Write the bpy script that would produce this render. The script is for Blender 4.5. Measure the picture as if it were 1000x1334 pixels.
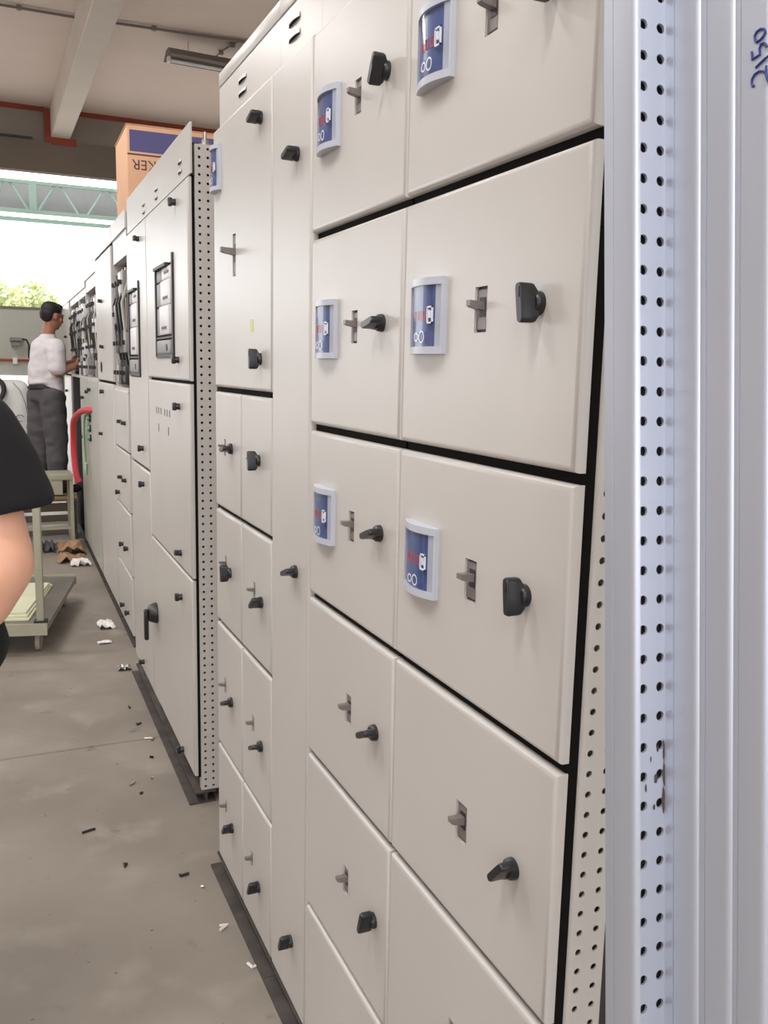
import bpy, bmesh, math, random
from mathutils import Vector, Matrix, Quaternion
random.seed(7)
for o in list(bpy.data.objects): bpy.data.objects.remove(o)
scene = bpy.context.scene
COL = scene.collection
PI = math.pi

# ------------------------------------------------------------------ camera
FW = Vector((0.4061043, 0.9000101, -0.1583070)); RT = Vector((0.9127194, -0.4080052, 0.0217961)); UP = Vector((0.0449734, 0.1533414, 0.9871493))
CAMP = Vector((-0.57, 0.0, 1.46))
cd = bpy.data.cameras.new('camera'); cam = bpy.data.objects.new('camera', cd); COL.objects.link(cam)
cam.matrix_world = Matrix(((RT.x, UP.x, -FW.x, CAMP.x), (RT.y, UP.y, -FW.y, CAMP.y), (RT.z, UP.z, -FW.z, CAMP.z), (0, 0, 0, 1)))
cd.sensor_fit = 'VERTICAL'; cd.sensor_height = 36.0; cd.lens = 36.0 * 1154.2 / 1334.0
cd.clip_start = 0.02; cd.clip_end = 300
scene.camera = cam

# ------------------------------------------------------------------ world, lights, exposure
w = bpy.data.worlds.new('overcast_sky'); scene.world = w; w.use_nodes = True
bg = w.node_tree.nodes['Background']; bg.inputs[0].default_value = (0.98, 0.985, 1.0, 1); bg.inputs[1].default_value = 3.6
scene.view_settings.view_transform = 'Standard'; scene.view_settings.look = 'None'
scene.view_settings.exposure = -0.17; scene.view_settings.gamma = 1.0; scene.view_settings.use_curve_mapping = False
LAMP_POWER = 58.0

# ------------------------------------------------------------------ materials
def srgb(r, g, b):
    f = lambda c: (c/255/12.92) if c/255 <= .04045 else ((c/255+.055)/1.055)**2.4
    return (f(r), f(g), f(b), 1)
def mat(name, col, rough=.5, metal=0.0, noise=0.0, nscale=8.0, bump=0.0, bscale=200.0, emit=0.0, spec=.5, alt=None, stretch=None, coat=0.0):
    m = bpy.data.materials.new(name); m.use_nodes = True; nt = m.node_tree; b = nt.nodes['Principled BSDF']
    b.inputs['Base Color'].default_value = col; b.inputs['Roughness'].default_value = rough; b.inputs['Metallic'].default_value = metal
    b.inputs['Specular IOR Level'].default_value = spec
    if coat: b.inputs['Coat Weight'].default_value = coat
    if noise or bump:
        tc = nt.nodes.new('ShaderNodeTexCoord'); src = tc.outputs['Object']
        if stretch:
            mp = nt.nodes.new('ShaderNodeMapping'); mp.inputs['Scale'].default_value = stretch; nt.links.new(src, mp.inputs['Vector']); src = mp.outputs['Vector']
        if noise:
            n = nt.nodes.new('ShaderNodeTexNoise'); n.inputs['Scale'].default_value = nscale; n.inputs['Detail'].default_value = 6
            nt.links.new(src, n.inputs['Vector'])
            r = nt.nodes.new('ShaderNodeMapRange'); r.inputs[1].default_value = .35; r.inputs[2].default_value = .65; nt.links.new(n.outputs['Fac'], r.inputs[0])
            mx = nt.nodes.new('ShaderNodeMix'); mx.data_type = 'RGBA'
            a2 = alt if alt else tuple(c*(1-noise) for c in col[:3])+(1,)
            mx.inputs[6].default_value = col; mx.inputs[7].default_value = a2
            nt.links.new(r.outputs[0], mx.inputs[0]); nt.links.new(mx.outputs[2], b.inputs['Base Color'])
        if bump:
            n2 = nt.nodes.new('ShaderNodeTexNoise'); n2.inputs['Scale'].default_value = bscale; n2.inputs['Detail'].default_value = 3
            nt.links.new(src, n2.inputs['Vector'])
            bp = nt.nodes.new('ShaderNodeBump'); bp.inputs['Strength'].default_value = bump; bp.inputs['Distance'].default_value = .002
            nt.links.new(n2.outputs['Fac'], bp.inputs['Height']); nt.links.new(bp.outputs['Normal'], b.inputs['Normal'])
    if emit:
        b.inputs['Emission Color'].default_value = col; b.inputs['Emission Strength'].default_value = emit
    return m
M = {}
M['paint'] = mat('beige_enamel', srgb(203, 199, 195), .34, noise=.04, nscale=3, bump=.04, bscale=420)
M['paint_grey'] = mat('grey_enamel', srgb(180, 180, 170), .4, noise=.05, nscale=3)
M['gasket'] = mat('black_rubber', srgb(18, 15, 14), .85, spec=.15)
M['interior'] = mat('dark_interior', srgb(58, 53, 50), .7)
M['knob'] = mat('charcoal_plastic', srgb(36, 36, 38), .34, bump=.05)
M['bezel'] = mat('pale_plastic', srgb(196, 200, 212), .3)
M['brk'] = mat('grey_breaker_plastic', srgb(128, 120, 122), .4)
M['brkdark'] = mat('black_breaker_plastic', srgb(42, 38, 38), .5)
M['toggle'] = mat('taupe_toggle_plastic', srgb(122, 113, 110), .35)
M['blue'] = mat('blue_screen', srgb(84, 103, 158), .3, noise=.2, nscale=30)
M['red'] = mat('red_digits', srgb(196, 74, 66), .4, emit=.12)
M['mark'] = mat('white_marking', srgb(225, 228, 240), .35)
M['steel'] = mat('bright_zinc', srgb(190, 188, 180), .35, metal=.8)
M['plinth'] = mat('dark_plinth_paint', srgb(62, 56, 55), .55, noise=.3, nscale=14, alt=srgb(84, 76, 72))
M['galv'] = mat('galvanised_sheet', srgb(197, 203, 217), .40, metal=.5, noise=.10, nscale=9, stretch=(1, 1, .12), bump=.05, bscale=60)
M['galv2'] = mat('galvanised_scuffed', srgb(197, 203, 217), .40, metal=.5, noise=.12, nscale=11, stretch=(1, 1, .12), bump=.05, bscale=60)
M['ink'] = mat('blue_marker_ink', srgb(38, 54, 128), .5)
M['grease'] = mat('grease_smear', srgb(70, 62, 60), .6)
M['card'] = mat('cardboard', srgb(228, 180, 146), .85, noise=.08, nscale=5)
M['cardin'] = mat('cardboard_brown', srgb(176, 140, 108), .9, noise=.2, nscale=9)
M['purple'] = mat('printed_purple_band', srgb(86, 84, 134), .6)
M['print'] = mat('printed_brown_letters', srgb(98, 72, 66), .7)
M['ceil'] = mat('ceiling_plaster', srgb(226, 212, 203), .9, noise=.06, nscale=1.2)
M['beam'] = mat('beam_paint', srgb(214, 206, 198), .85, noise=.05, nscale=2)
M['cross'] = mat('crossbeam_concrete', srgb(150, 141, 132), .9, noise=.1, nscale=1.5)
M['cross2'] = mat('lintel_brown_grey', srgb(118, 108, 98), .9, noise=.08, nscale=1.5)
M['oxide'] = mat('red_oxide_paint', srgb(150, 70, 52), .8, noise=.2, nscale=6)
M['conduit'] = mat('conduit_grey', srgb(120, 112, 106), .6)
M['green'] = mat('pale_green_steel', srgb(176, 208, 196), .5)
M['cladding'] = mat('grey_cladding', srgb(164, 162, 164), .6, noise=.1, nscale=3)
M['white'] = mat('white_paint', srgb(232, 232, 232), .45)
M['cloth_white'] = mat('white_cotton', srgb(222, 216, 220), .9, bump=.1, bscale=300)
M['cloth_black'] = mat('black_cotton', srgb(19, 17, 21), .95, bump=.15, bscale=500)
M['trouser'] = mat('charcoal_trousers', srgb(92, 88, 92), .9, noise=.15, nscale=8, bump=.1, bscale=300)
M['belt'] = mat('black_leather', srgb(30, 27, 26), .5)
M['hair'] = mat('black_hair', srgb(32, 26, 24), .6, noise=.4, nscale=60, bump=.4, bscale=160)
def skin_mat(name, col):
    m = mat(name, col, .5, noise=.10, nscale=14, bump=.06, bscale=220); b = m.node_tree.nodes['Principled BSDF']
    b.inputs['Subsurface Weight'].default_value = .12; b.inputs['Subsurface Radius'].default_value = (.012, .005, .003); return m
M['skin'] = skin_mat('tan_skin', srgb(176, 122, 98)); M['skin2'] = skin_mat('light_skin', srgb(232, 176, 148))
M['eye'] = mat('eye_dark', srgb(30, 22, 20), .2); M['lip'] = mat('lip', srgb(150, 88, 78), .5)
M['shoe'] = mat('dark_shoe', srgb(48, 44, 44), .6)
M['cart'] = mat('cart_grey_green', srgb(176, 174, 154), .5, noise=.1, nscale=9)
M['deck'] = mat('galvanised_deck', srgb(150, 146, 140), .35, metal=.6, noise=.2, nscale=5)
M['sheet'] = mat('pale_green_board', srgb(226, 228, 196), .5, noise=.1, nscale=4)
M['caster'] = mat('caster_grey', srgb(160, 154, 142), .6)
M['paper'] = mat('paper_white', srgb(238, 234, 230), .8)
M['wood'] = mat('plywood', srgb(168, 138, 106), .8, noise=.2, nscale=7)
M['acb'] = mat('breaker_white_face', srgb(222, 218, 222), .4)
M['acbgrey'] = mat('breaker_grey_case', srgb(140, 138, 136), .45)
M['copper'] = mat('tinned_busbar', srgb(176, 166, 156), .35, metal=.7)
M['clutter'] = mat('mixed_terminals', srgb(120, 114, 108), .6, noise=.8, nscale=40, alt=srgb(50, 46, 44))
M['redcable'] = mat('red_cable_sleeve', srgb(206, 62, 74), .5)
M['greenwire'] = mat('green_wire', srgb(110, 160, 110), .5)
M['greenlens'] = mat('green_lens', srgb(70, 150, 120), .3)
M['yellow'] = mat('yellow_sticker', srgb(222, 224, 160), .6)
M['leaf'] = mat('leaf_green', srgb(208, 216, 156), .7, noise=.5, nscale=3)
M['bark'] = mat('bark', srgb(110, 92, 74), .9, noise=.4, nscale=10)
M['yard'] = mat('yard_concrete', srgb(190, 186, 178), .9, noise=.1, nscale=1)
M['tube'] = mat('lamp_lit_tube', (1, .97, .92, 1), .4, emit=6.0)
M['hose'] = mat('black_hose', srgb(40, 38, 38), .5)
g = bpy.data.materials.new('clear_cover'); g.use_nodes = True; nt = g.node_tree; nt.nodes.remove(nt.nodes['Principled BSDF'])
tr = nt.nodes.new('ShaderNodeBsdfTransparent'); tr.inputs[0].default_value = (.93, .95, .97, 1); gl = nt.nodes.new('ShaderNodeBsdfGlossy'); gl.inputs['Roughness'].default_value = .08
ms = nt.nodes.new('ShaderNodeMixShader'); ms.inputs[0].default_value = .10
nt.links.new(tr.outputs[0], ms.inputs[1]); nt.links.new(gl.outputs[0], ms.inputs[2]); nt.links.new(ms.outputs[0], nt.nodes['Material Output'].inputs[0])
M['clear'] = g
def floor_mat():
    m = mat('concrete_floor', srgb(164, 154, 143), .62, bump=.25, bscale=30); nt = m.node_tree; b = nt.nodes['Principled BSDF']; L = nt.links.new
    tc = nt.nodes.new('ShaderNodeTexCoord')
    def nz(scale, det, lo, hi):
        n = nt.nodes.new('ShaderNodeTexNoise'); n.inputs['Scale'].default_value = scale; n.inputs['Detail'].default_value = det; L(tc.outputs['Object'], n.inputs['Vector'])
        r = nt.nodes.new('ShaderNodeMapRange'); r.inputs[1].default_value = lo; r.inputs[2].default_value = hi; L(n.outputs['Fac'], r.inputs[0]); return r.outputs[0]
    def mx(f, a, bcol):
        x = nt.nodes.new('ShaderNodeMix'); x.data_type = 'RGBA'; L(f, x.inputs[0])
        if isinstance(a, tuple): x.inputs[6].default_value = a
        else: L(a, x.inputs[6])
        x.inputs[7].default_value = bcol; return x.outputs[2]
    c = mx(nz(1.3, 8, .4, .65), srgb(147, 138, 128), srgb(126, 117, 107))
    c = mx(nz(5, 6, .55, .75), c, srgb(158, 149, 138))
    c = mx(nz(9, 4, .66, .80), c, srgb(104, 95, 87))
    c = mx(nz(46, 2, .72, .78), c, srgb(84, 77, 71))
    L(c, b.inputs['Base Color']); return m
M['floor'] = floor_mat()

# ------------------------------------------------------------------ mesh helpers
class MB:
    def __init__(s): s.bm = bmesh.new()
    def box(s, x0, x1, y0, y1, z0, z1, bev=0.0, seg=2):
        r = bmesh.ops.create_cube(s.bm, size=1.0); vs = r['verts']
        for v in vs:
            v.co = Vector(((x0+x1)/2+v.co.x*(x1-x0), (y0+y1)/2+v.co.y*(y1-y0), (z0+z1)/2+v.co.z*(z1-z0)))
        if bev:
            es = list({e for v in vs for e in v.link_edges})
            bmesh.ops.bevel(s.bm, geom=es, offset=bev, segments=seg, affect='EDGES', profile=.5)
        return s
    def quad(s, *p): s.bm.faces.new([s.bm.verts.new(q) for q in p]); return s
    def grid(s, rows, close_u=False, close_v=False, cap0=False, cap1=False):
        V = [[s.bm.verts.new(p) for p in r] for r in rows]; n = len(V); m = len(V[0])
        for i in range(n if close_v else n-1):
            for j in range(m if close_u else m-1):
                a, b = V[i], V[(i+1) % n]
                try: s.bm.faces.new((a[j], a[(j+1) % m], b[(j+1) % m], b[j]))
                except ValueError: pass
        if cap0: s.bm.faces.new(list(reversed(V[0])))
        if cap1: s.bm.faces.new(V[-1])
        return s
    def tube(s, pts, r, n=8, caps=True, sq=(1, 1)):
        pts = [Vector(p) for p in pts]; rs = r if isinstance(r, (list, tuple)) else [r]*len(pts)
        t0 = (pts[1]-pts[0]).normalized(); ref = Vector((0, 0, 1)) if abs(t0.z) < .9 else Vector((1, 0, 0))
        a = t0.cross(ref).normalized(); rows = []; prev = t0
        for i, p in enumerate(pts):
            t = (pts[min(i+1, len(pts)-1)]-pts[max(i-1, 0)]).normalized()
            q = prev.rotation_difference(t); a = q @ a; prev = t; b = t.cross(a).normalized()
            rows.append([p+rs[i]*(sq[0]*math.cos(2*PI*k/n)*a+sq[1]*math.sin(2*PI*k/n)*b) for k in range(n)])
        return s.grid(rows, close_u=True, cap0=caps, cap1=caps)
    def cyl(s, p0, p1, r, r1=None, n=16): return s.tube([p0, p1], [r, r if r1 is None else r1], n)
    def ball(s, c, r, seg=12):
        c = Vector(c); r = (r, r, r) if isinstance(r, (int, float)) else r
        rr = bmesh.ops.create_uvsphere(s.bm, u_segments=seg, v_segments=max(6, seg*2//3), radius=1.0)
        for v in rr['verts']: v.co = Vector((c.x+v.co.x*r[0], c.y+v.co.y*r[1], c.z+v.co.z*r[2]))
        return s
    def prism(s, poly, axis, a0, a1):
        f = {'x': lambda u, v, t: (t, u, v), 'y': lambda u, v, t: (u, t, v), 'z': lambda u, v, t: (u, v, t)}[axis]
        return s.grid([[f(u, v, a0) for u, v in poly], [f(u, v, a1) for u, v in poly]], close_u=True, cap0=True, cap1=True)
    def extrude(s, line, z0, z1, th):
        """thin folded sheet: an open (x, y) polyline with thickness, running from z0 to z1"""
        L = [Vector((p[0], p[1])) for p in line]; off = []
        for i, p in enumerate(L):
            t = (L[min(i+1, len(L)-1)]-L[max(i-1, 0)]).normalized(); off.append(p+Vector((-t.y, t.x))*th)
        ring = L+off[::-1]
        return s.grid([[(p.x, p.y, z0) for p in ring], [(p.x, p.y, z1) for p in ring]], close_u=True, cap0=True, cap1=True)
    def perf(s, o, du, dv, nr, cuts, holes, pitch, rows, r, th=.0025):
        """sheet with round holes: cuts = cell limits across, holes = hole centre in each cell, both along du"""
        o, du, dv, nr = Vector(o), Vector(du), Vector(dv), Vector(nr)
        for ci in range(len(holes)):
            a, b, h = cuts[ci], cuts[ci+1], holes[ci]
            ang = [2*PI*k/12+.13 for k in range(12)]+[math.atan2(y, x) for x in (a-h, b-h) for y in (-pitch/2, pitch/2)]
            ang = sorted(t % (2*PI) for t in ang)
            for k in range(rows):
                out, inn, dep = [], [], []
                for t in ang:
                    cx, sx = math.cos(t), math.sin(t)
                    l = min(((b-h) if cx > 0 else (a-h))/cx if abs(cx) > 1e-6 else 9, (pitch/2)/abs(sx) if abs(sx) > 1e-6 else 9)
                    base = o+dv*(pitch*(k+.5))
                    out.append(base+du*(h+l*cx)+dv*(l*sx)); inn.append(base+du*(h+r*cx)+dv*(r*sx)); dep.append(inn[-1]-nr*th)
                s.grid([out, inn, dep], close_u=True)
        return s
    def mesh(s, name, mats, ang=.6):
        bmesh.ops.recalc_face_normals(s.bm, faces=s.bm.faces[:])
        me = bpy.data.meshes.new(name); s.bm.to_mesh(me); s.bm.free()
        for m in (mats if isinstance(mats, list) else [mats]): me.materials.append(M[m] if isinstance(m, str) else m)
        for p in me.polygons: p.use_smooth = True
        me.set_sharp_from_angle(angle=ang)
        return me
    def build(s, name, m, parent=None, loc=None, ang=.6, label=None):
        return put(name, s.mesh(name, m, ang), parent, loc, label=label)
def put(name, me, parent=None, loc=None, rot=None, scl=None, label=None):
    o = bpy.data.objects.new(name, me); COL.objects.link(o); o.parent = parent
    if loc is not None: o.location = loc
    if rot is not None: o.rotation_euler = rot
    if scl is not None: o.scale = scl
    if label: o['label'] = label
    return o
def tag(o, label=None, cat=None, group=None, kind=None):
    if label: o['label'] = label
    if cat: o['category'] = cat
    if group: o['group'] = group
    if kind: o['kind'] = kind
    return o
def thing(name, label, cat, loc=(0, 0, 0), rz=0.0, group=None):
    o = bpy.data.objects.new(name, None); COL.objects.link(o); o.location = loc; o.rotation_euler = (0, 0, rz); o.empty_display_size = .1
    return tag(o, label, cat, group)
def smooth(pts, n=5):
    P_ = [Vector(p) for p in pts]; out = []
    for i in range(len(P_)-1):
        p0, p1, p2, p3 = P_[max(i-1, 0)], P_[i], P_[i+1], P_[min(i+2, len(P_)-1)]
        for k in range(n):
            t = k/n; out.append(.5*((2*p1)+(p2-p0)*t+(2*p0-5*p1+4*p2-p3)*t*t+(3*p1-p0-3*p2+p3)*t*t*t))
    return out+[P_[-1]]
def B(*a, **k): return MB().box(*a, **k)

# ------------------------------------------------------------------ setting
HC = 4.5
fl = B(-9, 6, -7, 12.3, -.2, -.006).build('floor', 'floor'); fl['kind'] = 'structure'
for y0, y1 in ((-7, -.6), (-.593, 3.396), (3.403, 7.9), (7.907, 12.3)):
    for x0, x1 in ((-9, -3.2), (-3.193, 6)):
        B(x0, x1, y0, y1, -.02, 0, bev=.003, seg=1).build('slab', 'floor', fl)
tag(B(-40, 60, 12.3, 120, -.3, -.02).build('yard_ground', 'yard'), kind='structure')
tag(B(-9, 6, -7, 12.35, HC, HC+.2).build('ceiling', 'ceil'), kind='structure')
tag(B(5.8, 6, -7, 12.3, 0, HC).build('wall_right', 'ceil'), kind='structure')
tag(B(-9.2, -9, -7, 12.3, 0, HC).build('added_wall_left', 'ceil'), kind='structure')  # unseen wall, added to cut the sky light from this side
tag(B(-9, 6, -7.2, -7, 0, 0.9).build('added_wall_back', 'ceil'), kind='structure')  # unseen low wall, added and sized to admit sky light from behind
for k, x in enumerate((-5.7, -2.7, .31, 3.3)):
    tag(B(x, x+.22, -7, 11.98, 4.15, HC, bev=.008, seg=1).build('ceiling_beam', 'beam'), kind='structure')
tag(B(-9, 6, 12.05, 12.12, 4.12, HC).build('trim_1', 'cross'), kind='structure')
tag(B(-9, 6, 11.98, 12.12, 3.74, 4.12).build('trim_2', 'cross2'), kind='structure')
t = MB()
t.box(-9, .25, 12.035, 12.05, HC-.055, HC); t.box(.59, 6, 12.035, 12.05, HC-.055, HC)
t.box(.235, .31, 11.965, 11.98, 4.09, HC-.03); t.box(.31, .60, 11.965, 11.98, 4.07, 4.15)
tag(t.build('trim_3', 'oxide'), kind='structure')
tag(B(-3, .1, 11.95, 11.98, 4.10, 4.125).build('trim_4', 'brkdark'), kind='structure')
# conduits under the ceiling
def conduit(pts, label, r=.012):
    root = thing('ceiling_conduit', label, 'conduit', pts[0]); o = Vector(pts[0])
    MB().tube([Vector(p)-o for p in pts], r, 8).build('pipe', 'conduit', root)
    a, b = Vector(pts[0])-o, Vector(pts[-1])-o
    n = max(2, int((b-a).length/.7))
    for k in range(n):
        p = a.lerp(b, (k+.5)/n); MB().box(p.x-.02, p.x+.02, p.y-.02, p.y+.02, p.z-.016, p.z+.03).build('clip', 'conduit', root)
conduit([(-2.4, 8.87, HC-.02), (.31, 8.84, HC-.02)], 'thin grey conduit on the ceiling left of the concrete beam')
conduit([(.53, 8.82, HC-.02), (3.3, 8.6, HC-.02)], 'thin grey conduit on the ceiling right of the concrete beam')
conduit([(1.76, 8.72, HC-.02), (1.70, 9.0, HC-.02), (1.67, 9.25, HC-.02)], 'short conduit running along the ceiling above the unlit strip light', .008)
def strip_light(name, loc, label, lit, rz=0.0, n=1.25):
    root = thing(name, label, 'light', loc, rz, 'added strip lights under the ceiling' if lit else None)
    q = 1.0 if lit else 1.7; MB().prism([(a*q, b*q) for a, b in ((-.085, .03), (-.03, .075), (.03, .075), (.085, .03), (.06, .022), (.028, .05), (-.028, .05), (-.06, .022))], 'x', 0, n).build('reflector', 'conduit' if not lit else 'white', root)
    MB().cyl((.03, 0, .028), (n-.03, 0, .028), .014, n=10).build('tube', 'tube' if lit else 'white', root)
    for x in (.012, n-.012): B(x-.012, x+.012, -.03, .03, .01, .06).build('end_holder', 'white', root)
    for x in (.2, n-.2): MB().cyl((x, 0, .07), (x, 0, HC-loc[2]), .003, n=6).build('hanger', 'conduit', root)
    if lit:
        ld = bpy.data.lights.new('tube_light', 'AREA'); ld.shape = 'RECTANGLE'; ld.size = n; ld.size_y = .25; ld.energy = LAMP_POWER; ld.color = (1, .985, .965)
        l = bpy.data.objects.new('tube_glow', ld); COL.objects.link(l); l.parent = root; l.location = (n/2, 0, .005)
strip_light('strip_light', (1.15, 9.0, 4.27), 'unlit strip light with a dull reflector hanging under the ceiling', False, .06)
ORD = ('first', 'second', 'third', 'fourth', 'fifth', 'sixth', 'seventh')
for k, y in enumerate((-4.6, -2.2, .2, 2.6, 5.0, 7.4)):  # unseen lamps added for light from above, the rearmost to brighten the end posts
    strip_light('strip_light', (-2.25, y, 4.2), 'lit strip light added out of view over the aisle, %s from the back of the hall' % ORD[k], True)

# canopy with green trusses in front of the hall
cn = thing('canopy_truss', 'pale green steel truss of the canopy outside, under grey cladding', 'truss', (-4, 13.2, 3.42))
MB().box(0, 10, -.03, .03, 0, .05).build('bottom_chord', 'green', cn)
MB().box(0, 10, .25, .31, -.07, -.02).build('bottom_chord', 'green', cn)
MB().box(0, 10, -.03, .03, .38, .42).build('top_chord', 'green', cn)
for k in range(15):
    x = .365+.63*k
    if k % 2 == 0: MB().box(x-.045, x+.045, -.035, .035, .05, .38).build('upright', 'green', cn)
    MB().tube([(x+.06, 0, .04), (x+.29, 0, .40)], .016, 6).build('brace', 'green', cn)
    MB().tube([(x-.06, 0, .04), (x-.29, 0, .40)], .016, 6).build('brace', 'green', cn)
cl = MB()
rows = [[(x*.06-4, 13.42+(.02 if (x//2) % 2 else 0), z) for x in range(170)] for z in (3.47, 3.85)]
cl.grid(rows); tag(cl.build('trim_5', 'cladding'), kind='structure')

# trees beyond the yard
def tree(x, y, h, r, label, seed):
    rnd = random.Random(seed); root = thing('tree', label, 'tree', (x, y, -.02), 0, 'trees beyond the yard')
    MB().tube([(0, 0, 0), (.1, 0, h*.3), (0, .1, h*.62)], [.14, .11, .06], 8).build('trunk', 'bark', root)
    m = MB()
    for k in range(1500):
        d = Vector((rnd.gauss(0, 1), rnd.gauss(0, 1), rnd.gauss(0, 1))).normalized()*(rnd.random()**.4)
        c = Vector((d.x*r, d.y*r, h*.68+d.z*h*.33)); n = Vector((rnd.gauss(0, 1), rnd.gauss(0, 1), rnd.gauss(0, 1))).normalized()
        a = n.orthogonal().normalized(); b = n.cross(a); sz = rnd.uniform(.10, .2)
        m.quad(c-a*sz, c-b*sz*.5, c+a*sz, c+b*sz*.5)
    m.build('foliage', 'leaf', root)['kind'] = 'stuff'
tree(-.2, 38, 4.6, 1.5, 'sunlit pale tree on the far side of the yard, behind the man', 3)
tree(1.6, 44, 5.0, 1.4, 'smaller pale tree on the far side of the yard, right of the other', 5)

# ------------------------------------------------------------------ switchboard parts (local: x = 0 is the door face, y along the row, z up)
def knob_mesh():
    m = MB(); m.tube([(0, 0, 0), (-.003, 0, 0), (-.008, 0, 0), (-.010, 0, 0)], [.0138, .0138, .0128, .0105], 20)
    rows = []
    for x, hw, th in ((-.006, .016, .0085), (-.009, .0212, .0070), (-.012, .0220, .0062), (-.025, .0222, .0060), (-.0275, .0210, .0048)):
        n = 20; ring = []
        for k in range(n):
            a = 2*PI*k/n; cz, cy = math.cos(a), math.sin(a)
            z = math.copysign(abs(cz)**.35, cz)*hw; y = math.copysign(abs(cy)**.5, cy)*th
            y += .003*math.sin(z/.0225*PI*.5)
            ring.append((x, y, z))
        rows.append(ring)
    m.grid(rows, close_u=True, cap0=True, cap1=True)
    m.box(-.0282, -.027, -.001, .0022, .006, .018)
    return m.mesh('rotary_handle', 'knob', .7)
KNOB = knob_mesh()
def lock_mesh():
    m = MB(); m.tube([(0, 0, 0), (-.005, 0, 0), (-.014, 0, 0)], [.011, .011, .0085], 14)
    m.box(-.024, -.010, -.008, .011, -.013, .013, bev=.003)
    return m.mesh('lock_knob', 'knob', .7)
LOCK = lock_mesh()
def toggle_mesh():
    m = MB(); m.grid([[(.004, -.0065, -.0055), (.004, .0065, -.0055), (.004, .0065, .0055), (.004, -.0065, .0055)],
                      [(-.014, -.0055, -.002), (-.014, .0055, -.002), (-.014, .0055, .0065), (-.014, -.0055, .0065)],
                      [(-.018, -.005, .000), (-.018, .005, .000), (-.018, .005, .007), (-.018, -.005, .007)]], close_u=True, cap0=True, cap1=True)
    return m.mesh('toggle', 'toggle', .5)
TOGGLE = toggle_mesh()

def door_mesh(y0, y1, z0, z1, holes=(), th=.015, r=.0075, mt='paint'):
    m = MB(); bm = m.bm; n = 5
    rows = []
    for k in range(n+1):
        a = PI/2*k/n; i = r*(1-math.sin(a)); x = r*(1-math.cos(a))
        rows.append([(x, y0+i, z0+i), (x, y1-i, z0+i), (x, y1-i, z1-i), (x, y0+i, z1-i)])
    rows.append([(th, y0, z0), (th, y1, z0), (th, y1, z1), (th, y0, z1)])
    # rows[0] is on the face; note i is r at k = 0
    m.grid(rows, close_u=True)
    bm.faces.new([bm.verts.new(p) for p in rows[-1]])
    ys = sorted({y0+r, y1-r, *[v for h in holes for v in (h[0]-h[2]/2, h[0]+h[2]/2)]}); zs = sorted({z0+r, z1-r, *[v for h in holes for v in (h[1]-h[3]/2, h[1]+h[3]/2)]})
    G = [[bm.verts.new((0, y, z)) for z in zs] for y in ys]
    for i in range(len(ys)-1):
        for j in range(len(zs)-1):
            cy, cz = (ys[i]+ys[i+1])/2, (zs[j]+zs[j+1])/2
            if any(abs(cy-h[0]) < h[2]/2 and abs(cz-h[1]) < h[3]/2 for h in holes): continue
            bm.faces.new((G[i][j], G[i+1][j], G[i+1][j+1], G[i][j+1]))
    for h in holes:
        a, b, c, d = h[0]-h[2]/2, h[0]+h[2]/2, h[1]-h[3]/2, h[1]+h[3]/2
        m.grid([[(0, a, c), (0, b, c), (0, b, d), (0, a, d)], [(.006, a, c), (.006, b, c), (.006, b, d), (.006, a, d)]], close_u=True)
    return m.mesh('door', mt, .7)
def door(root, y0, y1, z0, z1, holes=(), knobs=(), locks=(), mt='paint'):
    d = put('door', door_mesh(y0, y1, z0, z1, holes, mt=mt), root)
    for (y, z, a) in knobs: put('rotary_handle', KNOB, d, (0, y, z), (math.radians(a), 0, 0))
    for (y, z, a) in locks: put('lock_knob', LOCK, d, (0, y, z), (math.radians(a), 0, 0))
    return d
def breaker(root, y, z, w, h, s=1.0, lever=1.0):
    b = MB(); b.box(.0030, .0125, y-w/2+.0012, y+w/2-.0006, z-h/2+.0035, z+h/2-.0035)
    bo = b.build('breaker', 'brk', root)
    B(.0050, .0128, y-w/2+.0002, y+w/2-.0002, z-h/2+.0002, z+h/2-.0002).build('housing', 'brkdark', bo)
    p = MB(); p.box(.0022, .0035, y-w*.24, y+w*.24, z-h*.16, z+h*.27); p.build('slot', 'brkdark', bo)
    p = MB(); p.box(.0024, .0035, y-w*.34, y+w*.34, z-h*.42, z-h*.22); p.build('rating_plate', 'toggle', bo)
    put('toggle', TOGGLE, bo, (0, y, z+h*.07), None, (lever, s, s))
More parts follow.
